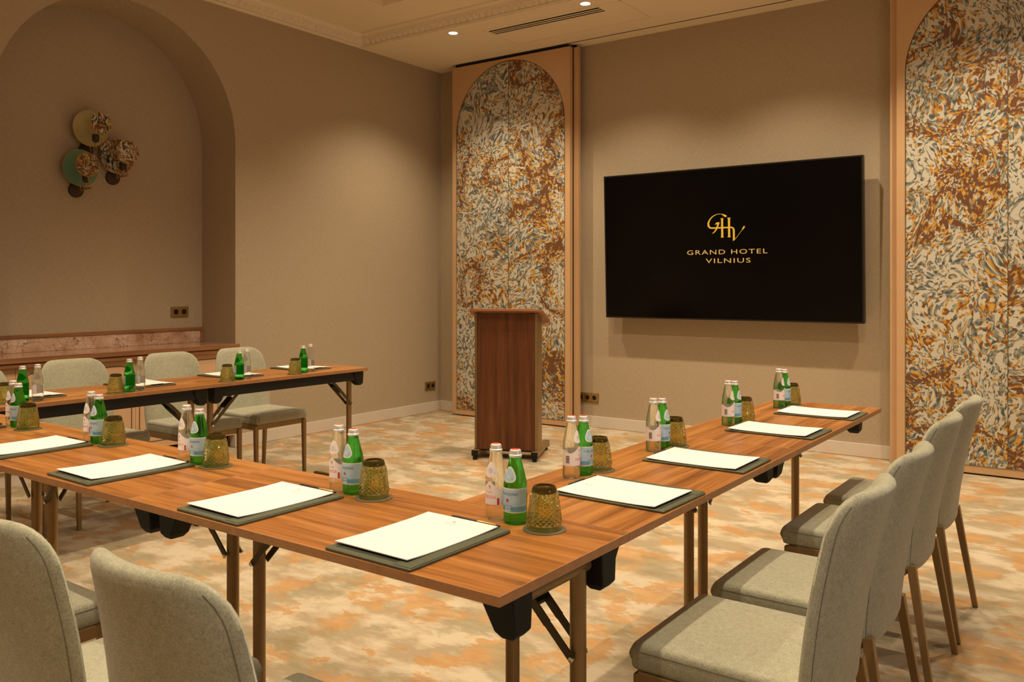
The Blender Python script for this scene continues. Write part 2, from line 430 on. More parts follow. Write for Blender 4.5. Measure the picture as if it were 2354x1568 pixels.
# niche wall with the arched recess
NC, NR, NZ, ND = 3.33, .897, 2.40, .44
wl = MB(); zt = 3.95
wl.add([(XW, YF, 0), (XW, NC-NR, 0), (XW, NC-NR, zt), (XW, YF, zt)], [(0, 1, 2, 3)])
wl.add([(XW, NC+NR, 0), (XW, YW, 0), (XW, YW, zt), (XW, NC+NR, zt)], [(0, 1, 2, 3)])
AP = [(NC + NR*math.cos(PI*k/48), NZ + NR*math.sin(PI*k/48)) for k in range(49)]
for (y0, z0), (y1, z1) in zip(AP[:-1], AP[1:]):
    wl.add([(XW, y0, z0), (XW, y0, zt), (XW, y1, zt), (XW, y1, z1)], [(0, 1, 2, 3)])
out = [(NC+NR, 0)] + AP + [(NC-NR, 0)]
for (y0, z0), (y1, z1) in zip(out[:-1], out[1:]):
    wl.add([(XW, y0, z0), (XW, y1, z1), (XW-ND, y1, z1), (XW-ND, y0, z0)], [(0, 1, 2, 3)])
wl.add([(XW-ND, y, z) for y, z in out], [tuple(range(len(out)))])
struct('wall_left', wl, M['linen'])
struct('wall_back', MB().box(XW - .6, XR, YW, YW + .1, 0, zt), M['linen'])
WY0, WY1, WZ0, WZ1 = .1, 2.3, .95, 2.55
struct('wall_right', MB().box(XR, XR + .1, YF, WY0, 0, zt).box(XR, XR + .1, WY1, YW, 0, zt).box(XR, XR + .1, WY0, WY1, 0, WZ0).box(XR, XR + .1, WY0, WY1, WZ1, zt), M['linen'])
win = MB()
for y in (WY0, (WY0+WY1)/2 - .025, WY1 - .05): win.box(XR + .03, XR + .07, y, y + .05, WZ0, WZ1)
for z in (WZ0, WZ1 - .05): win.box(XR + .03, XR + .07, WY0, WY1, z, z + .05)
struct('window_1', win, M['base'])
struct('wall_front', MB().box(XW - .6, XR, YF - .1, YF, 0, zt), M['linen'])

# baseboards
BH = .10
struct('baseboard_left', MB().box(XW, XW + .014, NC+NR, YW - .014, .002, BH).box(XW - .05, XW + .014, NC+NR-.012, NC+NR, .002, BH), M['base'], bevel=.0015)
struct('baseboard_left', MB().box(XW, XW + .014, YF, NC-NR, .002, BH), M['base'], bevel=.0015)
struct('baseboard_back', MB().box(XW, XR, YW - .014, YW, .002, BH), M['base'], bevel=.0015)

# ceiling with its recessed tray, and the lower soffit along the screen wall
TX0, TX1, TY0, TY1 = -4.99, 2.0, -1.6, 5.11
ce = MB()
def flat(mb, x0, x1, y0, y1, z): mb.add([(x0,y0,z),(x0,y1,z),(x1,y1,z),(x1,y0,z)], [(0,1,2,3)])
flat(ce, XW, TX0, YF, YS, ZC); flat(ce, TX1, XR, YF, YS, ZC); flat(ce, TX0, TX1, TY1, YS, ZC); flat(ce, TX0, TX1, YF, TY0, ZC); flat(ce, TX0, TX1, TY0, TY1, ZT)
for a, b_ in (((TX0,TY0),(TX0,TY1)), ((TX0,TY1),(TX1,TY1)), ((TX1,TY1),(TX1,TY0)), ((TX1,TY0),(TX0,TY0))):
    ce.add([(*a, ZC), (*b_, ZC), (*b_, ZT), (*a, ZT)], [(0,1,2,3)])
ceiling = struct('ceiling', ce, M['ceiling'])
YT0, YT1 = 6.545, 6.562          # slim track gap for the sliding panels
TK = -5.44
so = MB(); flat(so, XW, TK, YT0, YT1, ZS); flat(so, XW, XR, YS, YT0, ZS); flat(so, XW, XR, YT1, YW, ZS)
so.add([(XW, YS, ZS), (XR, YS, ZS), (XR, YS, ZC), (XW, YS, ZC)], [(0,1,2,3)])
struct('soffit', so, M['ceiling'], ceiling)
struct('panel_track', MB().add([(TK,YT0,ZS),(TK,YT1,ZS),(XR,YT1,ZS),(XR,YT0,ZS),(TK,YT0,ZS+.05),(TK,YT1,ZS+.05),(XR,YT1,ZS+.05),(XR,YT0,ZS+.05)],
       [(4,5,6,7),(0,4,7,3),(1,2,6,5),(0,1,5,4)]), M['blackmat'], ceiling)

# cornices: extruded profile (distance from wall, height) with a row of leaves
PROF = [(0, ZS), (.016, ZS), (.016, ZS+.010), (.021, ZS+.013), (.021, ZS+.021), (.017, ZS+.024), (.019, ZS+.030), (.026, ZS+.052), (.036, ZS+.070), (.041, ZS+.073),
        (.041, ZS+.080), (.047, ZS+.083), (.047, ZS+.090), (.052, ZS+.100), (.060, ZS+.109), (.070, ZS+.114), (.070, ZS+.120), (.075, ZS+.120), (.075, ZC)]
def extrude_profile(prof, p0f, p1f):
    mb = MB(); n = len(prof)
    mb.add([p0f(d, z) for d, z in prof] + [p1f(d, z) for d, z in prof], [(i, i+1, n+i+1, n+i) for i in range(n-1)]); return mb
PW = [(d, z) for d, z in PROF]
trim_l = struct('trim_1', extrude_profile(PW, lambda d, z: (XW + d, YF, z), lambda d, z: (XW + d, YS - d, z)), M['plaster'])
trim_s = struct('trim_2', extrude_profile(PW, lambda d, z: (XW + d, YS - d, z), lambda d, z: (XR, YS - d, z)), M['plaster'])
def leaf_mesh():
    mb = MB(); W_, Hh = .031, .047
    rows = []
    for k in range(7):
        t = k / 6; z = Hh * t
        half = W_ * (.50 + .42*math.sin(PI*min(1, t*1.02)) * (1 if k % 2 else .80)) * (1 if t < .95 else .55)
        lean = .018 * t
        rows.append([(-half, -lean - .001, z), (-half*.62, -lean - .0085, z), (-half*.30, -lean - .004, z), (0, -lean - .0105, z), (half*.30, -lean - .004, z), (half*.62, -lean - .0085, z), (half, -lean - .001, z)])
    n = 7
    fs = [(r*n+i, r*n+i+1, (r+1)*n+i+1, (r+1)*n+i) for r in range(6) for i in range(n-1)]
    mb.add([p for r in rows for p in r], fs); return mb.mesh('leaf_ornament', M['plaster'], 50)
LEAF = leaf_mesh(); step = .066
for k in range(42):   # along the soffit, facing the room (-Y)
    x = XW + .10 + step * k
    link_mesh('leaf_ornament', LEAF, trim_s, (x, YS - .017, ZS + .024))
for k in range(42):   # along the niche wall, facing +X
    y = YS - .10 - step * k
    link_mesh('leaf_ornament', LEAF, trim_l, (XW + .017, y, ZS + .024), (0, 0, PI/2))

# ------------------------------------------------------------------ downlights
def lens_mesh(): 
    return MB().lathe([(.001, 0), (.036, 0)], 24, cap=False).mesh('lens', M['lamp'])
LENS = lens_mesh(); RING = MB().lathe([(.036, .001), (.038, -.004), (.045, -.004), (.047, .0)], 28, cap=False).mesh('trim_ring', M['ring'], 60)
ROWL = ['round recessed downlight on the soffit, between the leaf cornice and the corner', 'round recessed downlight on the soffit, in front of the slotted ceiling vent']
n_l = 0
def downlight(x, y, z, power, size, blend, label, group=None):
    t = empty('ceiling_downlight', (x, y, z)); tag(t, label, 'downlight', group)
    link_mesh('lens', LENS, t, (0, 0, -.002)); link_mesh('trim_ring', RING, t)
    la = bpy.data.lights.new('downlight_beam', 'SPOT'); la.energy = power; la.color = LAMP; la.spot_size = size; la.spot_blend = blend; la.shadow_soft_size = .032
    lo = bpy.data.objects.new('downlight_beam', la); COL.objects.link(lo); lo.parent = t; lo.location = (0, 0, -.012)
for k, (x, y, p) in enumerate(SPOTS_SOFFIT):
    lab = ROWL[k] if k < 2 else 'round recessed downlight further along the soffit, above the picture'
    downlight(x, y, ZS, p, math.radians(118), .8, lab, None if k < 2 else 'downlights above the picture')
for x, y, p in SPOTS_TRAY:
    downlight(x, y, ZT, p, math.radians(102), .45, 'round recessed downlight in the ceiling tray, above the picture', 'downlights above the picture')

# ------------------------------------------------------------------ ceiling vent and hatch lines
vent = empty('ceiling_vent', (-3.815, 6.05, ZS)); tag(vent, 'flat white ceiling panel with three long dark air slots', 'air vent')
vm = MB(); hw, hd = .668, .262
for (x0, x1, y0, y1) in ((-hw, hw, -hd, -hd+.007), (-hw, hw, hd-.007, hd), (-hw, -hw+.007, -hd, hd), (hw-.007, hw, -hd, hd)):
    vm.box(x0, x1, y0, y1, -.004, .001)
vm.build('frame', M['ceiling'], vent)
MB().box(-hw+.012, hw-.012, -hd+.012, hd-.012, -.0025, .001).build('access_panel', M['ceiling'], vent)
for k in range(3):
    MB().box(-.630, .448, -.215 + k*.040, -.195 + k*.040 + (.004 if k == 2 else 0), -.0045, -.001).build('slot', M['blackmat'], vent)
for k in range(2):
    MB().box(-.630, .448, -.193 + k*.040, -.177 + k*.040, -.006, -.001).build('louvre', M['ceiling'], vent)

# ------------------------------------------------------------------ sliding panels with arched marbled art
def art_panel(name, x0, x1, yf, label, back_x0, back_x1, zb=.012, zt=3.425):
    """front leaf from x0 to x1 at y = yf and the leaf stacked behind it"""
    cx = (x0 + x1) / 2; t = empty(name, (cx, yf, 0)); tag(t, label, 'panel')
    hw = (x1 - x0) / 2; aw = .628; asp = 2.772; ab = .062; th = .048; dep = .010
    leafm = MB(); n = 40
    arch = [(aw*math.cos(PI*k/n), asp + aw*math.sin(PI*k/n)) for k in range(n + 1)]
    def fr(pts): return [(x, 0, z) for x, z in pts]
    q = leafm
    q.add(fr([(-hw, zb), (-aw, ab), (-aw, asp), (-hw, asp)]), [(0,1,2,3)]); q.add(fr([(hw, zb), (hw, asp), (aw, asp), (aw, ab)]), [(0,1,2,3)])
    q.add(fr([(-hw, zb), (hw, zb), (aw, ab), (-aw, ab)]), [(0,1,2,3)])
    for (xa, za), (xb, zb_) in zip(arch[:-1], arch[1:]):
        def outp(x, z):
            u = x / aw; return (hw * u, zt)
        q.add(fr([(xa, za), outp(xa, za), outp(xb, zb_), (xb, zb_)]), [(0,3,2,1)])
    q.add(fr([(hw, asp), (hw, zt), (aw, asp)]), [(0,1,2)]); q.add(fr([(-hw, asp), (-aw, asp), (-hw, zt)]), [(0,1,2)])
    hole = [(aw, ab)] + arch + [(-aw, ab)]
    for (xa, za), (xb, zb_) in zip(hole, hole[1:] + hole[:1]):
        q.add([(xa, 0, za), (xb, 0, zb_), (xb, dep, zb_), (xa, dep, za)], [(0,1,2,3)])
    for (xa, za), (xb, zb_) in (((-hw,zb),(-hw,zt)), ((-hw,zt),(hw,zt)), ((hw,zt),(hw,zb)), ((hw,zb),(-hw,zb))):
        q.add([(xa, 0, za), (xb, 0, zb_), (xb, th, zb_), (xa, th, za)], [(0,1,2,3)])
    q.add([(-hw, th, zb), (hw, th, zb), (hw, th, zt), (-hw, th, zt)], [(0,3,2,1)])
    q.build('frame', M['peach'], t)
    g = .0022
    for s in (-1, 1):          # two art leaves meeting at the middle seam
        half = [(s*x, z) for x, z in [(aw, ab)] + arch[:n//2 + 1]] ; half[-1] = (s*g, half[-1][1]); half.append((s*g, ab))
        mb = MB(); m_ = len(half)
        mb.add([(x, dep - .006, z) for x, z in half] + [(x, dep + .004, z) for x, z in half], [tuple(range(m_)) if s < 0 else tuple(range(m_ - 1, -1, -1))] + [(i, (i+1) % m_, m_ + (i+1) % m_, m_ + i) for i in range(m_)])
        mb.build('art_leaf', M['marb'], t)
    MB().box(-.0022, .0022, dep - .0075, dep, ab, asp + aw - .002).build('seam_strip', M['art_edge'], t)
    MB().tube([(x, .001, z) for x, z in hole] + [(aw, .001, ab)], .0032, 6).build('art_edge', M['art_edge'], t, 60)
    # the leaf parked behind
    bl = empty('sliding_panel', ((back_x0 + back_x1)/2, yf + .060, 0))
    MB().box(-(back_x1-back_x0)/2, (back_x1-back_x0)/2, 0, .045, zb, zt).build('leaf_body', M['peach'], bl, bevel=.002)
    MB().box(-(back_x1-back_x0)/2+.03, (back_x1-back_x0)/2-.03, .018, .028, zt - .002, ZS - .004).build('hanger', M['black'], bl)
    MB().box(-hw+.03, hw-.03, .015, .03, zt - .002, ZS - .004).build('hanger', M['black'], t)
    bc = (back_x0+back_x1)/2; MB().box(x0 - .004 - bc if back_x0 < x0 else x0 + .03 - bc, x1 + .004 - bc if back_x1 > x1 else x1 - .03 - bc, -.0115, 0, zb+.002, zt-.002).build('gap_shade_strip', M['blackmat'], bl)  # black strip painted in as the shade of the gap between the leaves
    return t, bl
t, bl = art_panel('sliding_panel', -5.436, -4.070, 6.545, 'tall peach panel with arched marbled artwork behind the lectern', -5.40, -4.020)
tag(bl, 'peach panel edge parked behind the lectern-side artwork panel', 'panel')
t, bl = art_panel('sliding_panel', -1.336, .036, 6.520, 'tall peach panel with arched marbled artwork beyond the chair backs', -1.392, -.02)
tag(bl, 'peach panel edge parked behind the artwork panel beside the screen', 'panel')

# ------------------------------------------------------------------ wall screen
TVX0, TVX1, TVZ0, TVZ1 = -3.724, -1.570, .998, 2.230
tv = empty('wall_screen', ((TVX0+TVX1)/2, 6.590, TVZ0)); tag(tv, 'large black wall-mounted screen showing a gold hotel logo', 'television')
tvw, tvh = (TVX1-TVX0)/2, TVZ1 - TVZ0; tilt = math.atan2(.042, tvh)
tv.rotation_euler = (tilt, 0, 0)
fw = .011
MB().box(-tvw, tvw, .004, .052, 0, tvh).build('housing', M['tvframe'], tv, bevel=.003)
fr = MB(); fr.box(-tvw, tvw, 0, .01, 0, fw).box(-tvw, tvw, 0, .01, tvh-fw, tvh).box(-tvw, -tvw+fw, 0, .01, fw, tvh-fw).box(tvw-fw, tvw, 0, .01, fw, tvh-fw)
fr.build('bezel', M['tvframe'], tv)
scr = MB().box(-tvw+fw, tvw-fw, .0025, .006, fw, tvh-fw).build('screen', M['screen'], tv)
MB().box(-.35, .35, .052, .105, .35, .85).build('wall_bracket', M['black'], tv)
# logo on the screen (monogram traced as strokes, then two lines of lettering); crop pixels -> metres
def monogram(scale, ox, oz):
    A = []
    def px(p): return ((p[0] - 1110) * scale + ox, -(p[1] - 505) * scale + oz)
    g = bez((1020,214),(930,190),(800,230),(735,340),8)[:-1] + bez((735,340),(690,420),(705,505),(790,507),8)[:-1] + [(790,507),(1000,507),(1215,507)] 
    wd = [7,8,10,12,15,18,22,26] + [31,36,40,42,42,40,36,33] + [31,30,30]
    A.append(stroke([px(p) for p in g], [x*scale for x in wd[:len(g)]]))
    v = [(1215,507)] + bez((1215,507),(1262,507),(1287,530),(1287,580),5)[1:] + [(1287,740)]
    A.append(stroke([px(p) for p in v], [x*scale for x in [30,31,33,36,40,42,42]]))
    A.append(([px(p) for p in ((1266,740),(1308,740),(1308,760),(1275,802),(1266,798))], [(0,1,2,3,4)]))
    A.append(stroke([px(p) for p in ((1290,790),(1380,685),(1465,578))], [9*scale, 7*scale, 8*scale]))
    A.append(([px(p) for p in ((1461,580),(1475,545),(1492,505),(1512,491),(1532,492),(1532,512),(1510,545),(1484,570))], [tuple(range(8))]))
    A.append(([px(p) for p in ((1000,209),(1050,213),(1090,226),(1125,246),(1140,262),(1118,277),(1092,278),(1070,264),(1035,232))], [tuple(range(9))]))
    A.append(([px(p) for p in ((858,440),(885,400),(905,388),(973,388),(948,450),(905,425))], [(0,1,2,3,4,5)]))
    A.append(stroke([px(p) for p in ((945,395),(925,460),(900,520),(870,570),(835,605),(793,628))], [x*scale for x in (44,36,32,28,20,4)]))
    for x0, x1, d in ((1003, 1050, 0), (1158, 1206, -5)):
        A.append(([px(p) for p in ((x0,320),(x1,320),(x1,700),(x0,700))], [(0,1,2,3)]))
        A.append(([px(p) for p in ((x0-15,303+d),(x1+13,303+d),(x1+3,318),(x1,324),(x0,324),(x0-3,318))], [(0,1,2,3,4,5)]))
        A.append(([px(p) for p in ((x0,696),(x1,696),(x1+3,704),(x1+13,719),(x0-15,719),(x0-3,704))], [(0,1,2,3,4,5)]))
    return A
lg = MB(); mpx = 1.0 / 9.808 * (.316 / 87.0)      # monogram spans 87 photo pixels = 0.316 m
for vs_, fs_ in monogram(mpx, .030, .745):
    lg.add([(x, .0018, z) for x, z in vs_], fs_)
lg.build('logo_monogram', M['gold'], tv)
for txt, wdt, zz, xx in (('GRAND HOTEL', .672, .548, .030), ('VILNIUS', .374, .478, .042)):
    v, f = text_mesh(txt, .066, wdt)
    MB().add([(x + xx, .0018, y*.80 + zz) for x, y, _ in v], f).build('logo_lettering', M['gold2'], tv)

# ------------------------------------------------------------------ socket plates
def sockets(loc, rz, n, label, pitch=.071):
    t = empty('wall_socket', loc, rz); tag(t, label, 'socket')
    w_ = pitch * n / 2 + .006
    MB().box(-w_, w_, -.009, 0, -.0415, .0415).build('frame', M['brass_plate'], t, bevel=.002)
    for k in range(n):
        x = (k - (n-1)/2) * pitch
        MB().box(x-.031, x+.031, -.011, -.008, -.033, .033).build('insert', M['brass'], t, bevel=.001)
        o = MB().lathe([(.001, .0135), (.0195, .0135), (.0215, .0115), (.0215, .008)], 20, cap=False); o.xf(Matrix.Translation((x, 0, 0)) @ Matrix.Rotation(PI/2, 4, 'X'))
        o.build('outlet_well', M['black'], t, 40)
    return t
sockets((XW, 6.55, .266), PI/2, 2, 'brass double socket low on the niche wall near the corner')
sockets((-3.985, YW, .265), 0, 3, 'brass triple socket low on the screen wall beside the panel')
sockets((XW - ND, 4.02, 1.068), PI/2, 2, 'brass double socket above the marble splashback in the niche')

# ------------------------------------------------------------------ built-in cabinet, counter, splashback
CY0, CY1, CZ = NC-NR-.02, NC+NR+.018, .818
ct = empty('countertop', (XW, NC, CZ)); tag(ct, 'polished stone counter with wooden front edge filling the niche', 'countertop')
def yl(y): return y - NC
out = [(-ND, yl(NC-NR)), (-ND, yl(NC+NR)), (0, yl(NC+NR))]
MB().add([(-ND, yl(NC-NR)+.001, -.03), (.012, yl(NC-NR)+.001, -.03), (.012, yl(NC+NR)-.001, -.03), (-ND, yl(NC+NR)-.001, -.03),
          (-ND, yl(NC-NR)+.001, 0), (.012, yl(NC-NR)+.001, 0), (.012, yl(NC+NR)-.001, 0), (-ND, yl(NC+NR)-.001, 0)],
         [(0,3,2,1),(4,5,6,7),(0,1,5,4),(1,2,6,5),(2,3,7,6),(3,0,4,7)]).build('stone_slab', M['countertop'], ct)
MB().box(.012, .034, yl(CY0), yl(CY1), -.034, .001).build('nosing', M['nosing'], ct, bevel=.003)
MB().box(.0, .026, yl(CY0), yl(CY1), -.066, -.038).build('lower_nosing', M['nosing'], ct, bevel=.003)
sp = empty('splashback', (XW-ND, NC, CZ)); tag(sp, 'brown veined marble splashback in a dark wood frame', 'splashback')
MB().box(.001, .016, -NR+.03, NR-.028, .001, .098).build('marble_slab', M['marble'], sp)
MB().box(.001, .024, -NR+.004, NR-.004, .098, .122).build('top_rail', M['nosing'], sp, bevel=.002)
MB().box(.001, .024, NR-.028, NR-.004, .001, .098).build('end_rail', M['nosing'], sp, bevel=.002)
MB().box(.001, .024, -NR+.004, -NR+.03, .001, .098).build('end_rail', M['nosing'], sp, bevel=.002)
cb = empty('built_in_cabinet', (XW, NC, 0)); tag(cb, 'low built-in cabinet with peach grooved doors under the counter', 'cabinet')
MB().box(-ND+.01, -.024, -NR+.004, NR-.004, .095, CZ-.067).build('carcass', M['peach_door'], cb)
MB().box(-ND+.01, -.02, -NR+.004, 3.15-NC, .001, .095).build('plinth', M['base'], cb)
MB().box(-ND+.01, -.09, 3.15-NC, NR-.004, .001, .095).build('plinth_recess', M['blackmat'], cb)
dw = .4055; d0 = 2.578 - NC
def groove_pts(y0, y1, z0, z1, r):
    return [(0, y, z) for y, z in rrect(y0, y1, z0, z1, r, 6)]
for k in range(-1, 4):
    y0 = d0 + dw*k; y1 = y0 + dw
    y0c = max(y0, -NR + .006)
    if k == 3: y1 = NR - .006
    d = MB().box(-.024, -.003, y0c + .0012, y1 - .0012, .100, CZ-.069).build('door', M['peach_door'], cb, bevel=.001)
    if y1 - y0c > .2:
        p = groove_pts(y0c + .030, y1 - .030, .150, CZ - .105, .085)
        MB().tube([(-.0028, q[1], q[2]) for q in p + p[:1]], .0030, 6).build('groove_line', M['groove'], d, 60)

# ------------------------------------------------------------------ wall lamps in the niche
XN = XW - ND
def wall_lamp(y, z, big, label, rb, dsm, rs):
    """y, z: centre of the large disc; dsm: small disc centre offset (y, z)"""
    t = empty('wall_lamp', (XN, y, z)); tag(t, label, 'wall lamp', 'trio of disc wall lamps in the niche')
    RX = Matrix.Rotation(PI/2, 4, 'Y')
    def disc(r, x, yy, zz, name, mat, th=.006):
        mb = MB().lathe([(.0005, th), (r*.99, th), (r, th*.5), (r*.99, 0), (.0005, 0)], 40, cap=False); mb.xf(Matrix.Translation((x, yy, zz)) @ RX)
        o = mb.build(name, mat, t, 40)
        rim = MB(); rim.tube([(x + th*.5, yy + r*math.cos(a), zz + r*math.sin(a)) for a in [2*PI*k/40 for k in range(41)]], .0032, 6); rim.build('rim', M['brass'], o, 60)
        return o
    disc(rb, .060, 0, 0, 'large_disc', big)
    sy, sz = dsm
    disc(rs, .205, sy, sz, 'small_disc', M['marb_small'])
    pz = -rb - .026; 
    pl = MB().lathe([(.0005, .018), (.051, .018), (.053, .014), (.053, 0), (.0005, 0)], 32, cap=False); pl.xf(Matrix.Translation((.001, -.005, pz)) @ RX); pl.build('wall_plate', M['plate'], t, 40)
    MB().tube([(.015, -.005, pz), (.070, -.005, pz), (.205, .0, pz + .004)], .0055, 8).build('arm', M['brass'], t, 60)
    MB().tube([(.064, -.003, pz), (.064, 0, -rb + .006)], .004, 8).build('post', M['brass'], t, 60)
    MB().tube([(.208, 0, pz + .004), (.208, sy, sz - rs + .003)], .004, 8).build('post', M['brass'], t, 60)
    MB().tube([(.135, 0, pz + .002), (.135, 0, pz + .05)], .006, 8).build('post', M['brass'], t, 60)
    hd = MB().lathe([(.008, 0), (.022, .012), (.024, .03), (.024, .058), (.019, .060), (.019, .02)], 20, cap=False); hd.xf(Matrix.Translation((.135, 0, pz + .045))); hd.build('lamp_holder', M['holder'], t, 40)
    for x in (.064, .135, .208):
        MB().sphere((x, 0, pz + (.004 if x > .07 else 0)), .0095, 6).build('knuckle', M['brass'], t, 60)
wall_lamp(3.262, 2.418, M['olive_disc'], 'uppermost wall lamp, plain olive yellow disc behind a marbled one', .131, (.000, .018), .078)
wall_lamp(3.466, 2.240, M['marb_small'], 'wall lamp with two marbled discs, nearest the niche edge', .131, (-.005, .018), .087)
wall_lamp(3.190, 2.123, M['green_disc'], 'lowest wall lamp, sea green disc behind a marbled one', .131, (-.025, .008), .083)

# ------------------------------------------------------------------ lectern
LR = math.radians(24)
lc = empty('lectern', (-3.735, 5.13, 0), LR); tag(lc, 'walnut lectern with bronze edges and a sloping top', 'lectern')
bz0, bz1 = .072, 1.085
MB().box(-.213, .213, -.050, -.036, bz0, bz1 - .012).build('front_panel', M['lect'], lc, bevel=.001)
for s in (-1, 1):
    prof = [(s*.2165, -.050)] + [(s*(.218 + .022*math.sin(a)), -.028 - .022*math.cos(a)) for a in [PI/2*k/6 for k in range(7)]] + [(s*.240, .12), (s*.225, .12), (s*.225, -.02), (s*.2165, -.036)]
    mb = MB(); mb.loft([[(x, y, z) for x, y in (prof if s > 0 else prof[::-1])] for z in (bz0, bz1 - .012)]); mb.build('side_profile', M['bronze'], lc, 40)
    MB().box(s*.215-.032, s*.215+.032, -.046, .12, bz1-.012, bz1 + .004).build('top_cap', M['black'], lc, bevel=.004)
    MB().box(s*.2148 - .0014, s*.2148 + .0014, -.0485, -.03, bz0, bz1-.012).build('gap_line', M['blackmat'], lc)
    ft = MB().box(s*.222-.024, s*.222+.024, -.092, .42, .030, .070).build('foot', M['bronze'], lc, bevel=.004)
    MB().box(s*.222-.0245, s*.222+.0245, -.106, -.091, .028, .0705).build('end_cap', M['black'], ft, bevel=.005)
    MB().box(s*.222-.0245, s*.222+.0245, .418, .430, .020, .0705).build('end_cap', M['black'], ft, bevel=.004)
    MB().lathe([(.001, 0), (.016, 0), (.018, .006), (.016, .032), (.001, .032)], 16, (s*.222, -.088, .0), cap=False).build('glide', M['black'], ft, 40)
    MB().lathe([(.001, 0), (.016, 0), (.018, .006), (.016, .032), (.001, .032)], 16, (s*.222, .39, .0), cap=False).build('glide', M['black'], ft, 40)
MB().box(-.222, .222, .02, .16, .046, .052).build('base_plate', M['bronze_dark'], lc)
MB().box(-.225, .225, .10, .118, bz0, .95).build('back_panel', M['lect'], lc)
tp = MB(); th = .020
oc = rrect(-.275, .275, 0, .46, .06, 6)
tp.loft([[(x, y, 0) for x, y in oc], [(x, y, th) for x, y in oc]])
tp.xf(Matrix.Translation((0, -.105, bz1 + .006)) @ Matrix.Rotation(math.radians(-13.5), 4, 'X'))
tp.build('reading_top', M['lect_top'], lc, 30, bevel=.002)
lp = MB().box(-.20, .20, .44, .452, .0, .04); lp.xf(Matrix.Translation((0, -.105, bz1 + .006)) @ Matrix.Rotation(math.radians(-13.5), 4, 'X')); lp.build('paper_stop', M['lect_top'], lc)

# ------------------------------------------------------------------ folding tables
TL, TW = 1.149, .466
def make_table():
    t = empty('folding_table')
    hl, hw = TL/2 - .0008, TW/2; TT = .018; e = .0022
    MB().box(-hl+e, hl-e, -hw+e, hw-e, HT-TT, HT).build('tabletop', M['oak'], t)
    eb = MB(); eb.box(-hl, hl, -hw, -hw+e, HT-TT, HT).box(-hl, hl, hw-e, hw, HT-TT, HT).box(-hl, -hl+e, -hw+e, hw-e, HT-TT, HT).box(hl-e, hl, -hw+e, hw-e, HT-TT, HT)
    eb.build('edge_band', M['edge'], t)
    zb = HT - TT
    MB().box(-hl+.085, hl-.085, hw-.050, hw-.030, zb-.058, zb).build('rail', M['rail'], t, bevel=.002)
    MB().box(-hl+.085, hl-.085, -.14, -.12, zb-.028, zb).build('rail', M['rail'], t, bevel=.002)
    for sx in (-1, 1):
        for sy in (-1, 1):
            x1 = sx*(hl - .020); x0 = sx*(hl - .098); y1 = sy*(hw - (.020 if sy > 0 else .070)); y0 = sy*(hw - (.082 if sy > 0 else .130))
            zz = (zb, zb-.024, zb-.080, zb-.093); 
            rings = []
            for z, a, b_, c in ((zz[0], x0, x1, 0), (zz[1], x0, x1, 0), (zz[2], x0 + sx*.030, x1, .004), (zz[3], x0 + sx*.042, x1 - sx*.012, .012)):
                yy0, yy1 = y0 + sy*c, y1 - sy*c
                r = [(a, yy0, z), (b_, yy0, z), (b_, yy1, z), (a, yy1, z)]
                rings.append(r if sx*sy > 0 else r[::-1])
            MB().loft(rings[::-1]).build('corner_bumper', M['black'], t, bevel=.003)
        cx = sx*(hl - .058); cy = hw - .115
        MB().tube([(cx, cy, .03), (cx, cy, zb-.036)], .0172, 18).build('column', M['bronze'], t, 50)
        MB().tube([(cx, -hw+.085, zb-.036), (cx, hw-.085, zb-.036)], .0150, 16).build('crossbar', M['bronze'], t, 50)
        MB().box(cx-.02, cx+.02, -.09, .09, zb-.022, zb).build('hinge_plate', M['black'], t, bevel=.002)
        ft = MB().tube([(cx, -.200, .026), (cx, .200, .026)], .0175, 16).build('foot', M['bronze'], t, 50)
        for q in (-.18, .18): MB().box(cx-.012, cx+.012, q-.014, q+.014, 0, .012).build('foot_pad', M['black'], ft)
        for dy in (-.0245, .0245):        # folding stay
            br = MB(); y = cy + dy
            p0 = (cx - sx*.215, y, zb-.012); p1 = (cx - sx*.105, y, zb-.112); p2 = (cx - sx*.060, y, zb-.158); p3 = (cx, y, zb-.218)
            br.bar(p0, p1, .017, .004); br.bar(p1, p2, .019, .005); br.bar(p2, p3, .017, .004)
            o = br.build('stay', M['bronze_dark'], t)
            MB().lathe([(.001, 0), (.006, 0), (.006, .004), (.001, .005)], 10).xf(Matrix.Translation((cx, y + (.002 if dy > 0 else -.002), zb-.218)) @ Matrix.Rotation(-PI/2 if dy > 0 else PI/2, 4, 'X')).build('bolt', M['steel'], o)
        ck = MB(); ck.bar((cx - sx*.135, cy, zb-.085), (cx - sx*.090, cy, zb-.127), .024, .044); ck.build('stay_clip', M['black'], t)
    return t
tbl0 = make_table(); used = False
def place_table(x, y, rz, label, group):
    global used
    o = copy_tree(tbl0) if used else tbl0
    used = True
    o.location = (x, y, 0); o.rotation_euler = (0, 0, rz); tag(o, label, 'table', group)
XB = -.867; YB = 1.17 + TW/2
for k, lab in enumerate(('folding table at the near outer corner of the horseshoe', 'middle folding table of the front row',
                         'folding table at the far end of the front row')):
    place_table(XB - TL/2 - k*TL, YB, 0, lab, 'front row of walnut folding tables')
XRT = -.868 - TW/2
for k, lab in enumerate(('folding table of the screen-ward arm, adjoining the front row', 'folding table of the screen-ward arm, end nearest the wall screen')):
    place_table(XRT, 1.638 + TL/2 + k*TL, PI/2, lab, 'table arm below the wall screen')
KL = 1.0087
XLT = -3.940*KL - TW/2
for k, lab in enumerate(('folding table along the niche side, end nearest the lectern', 'folding table along the niche side, adjoining the front row')):
    place_table(XLT, 3.902*KL + .003 - TL/2 - k*TL, -PI/2, lab, 'table arm beside the niche')

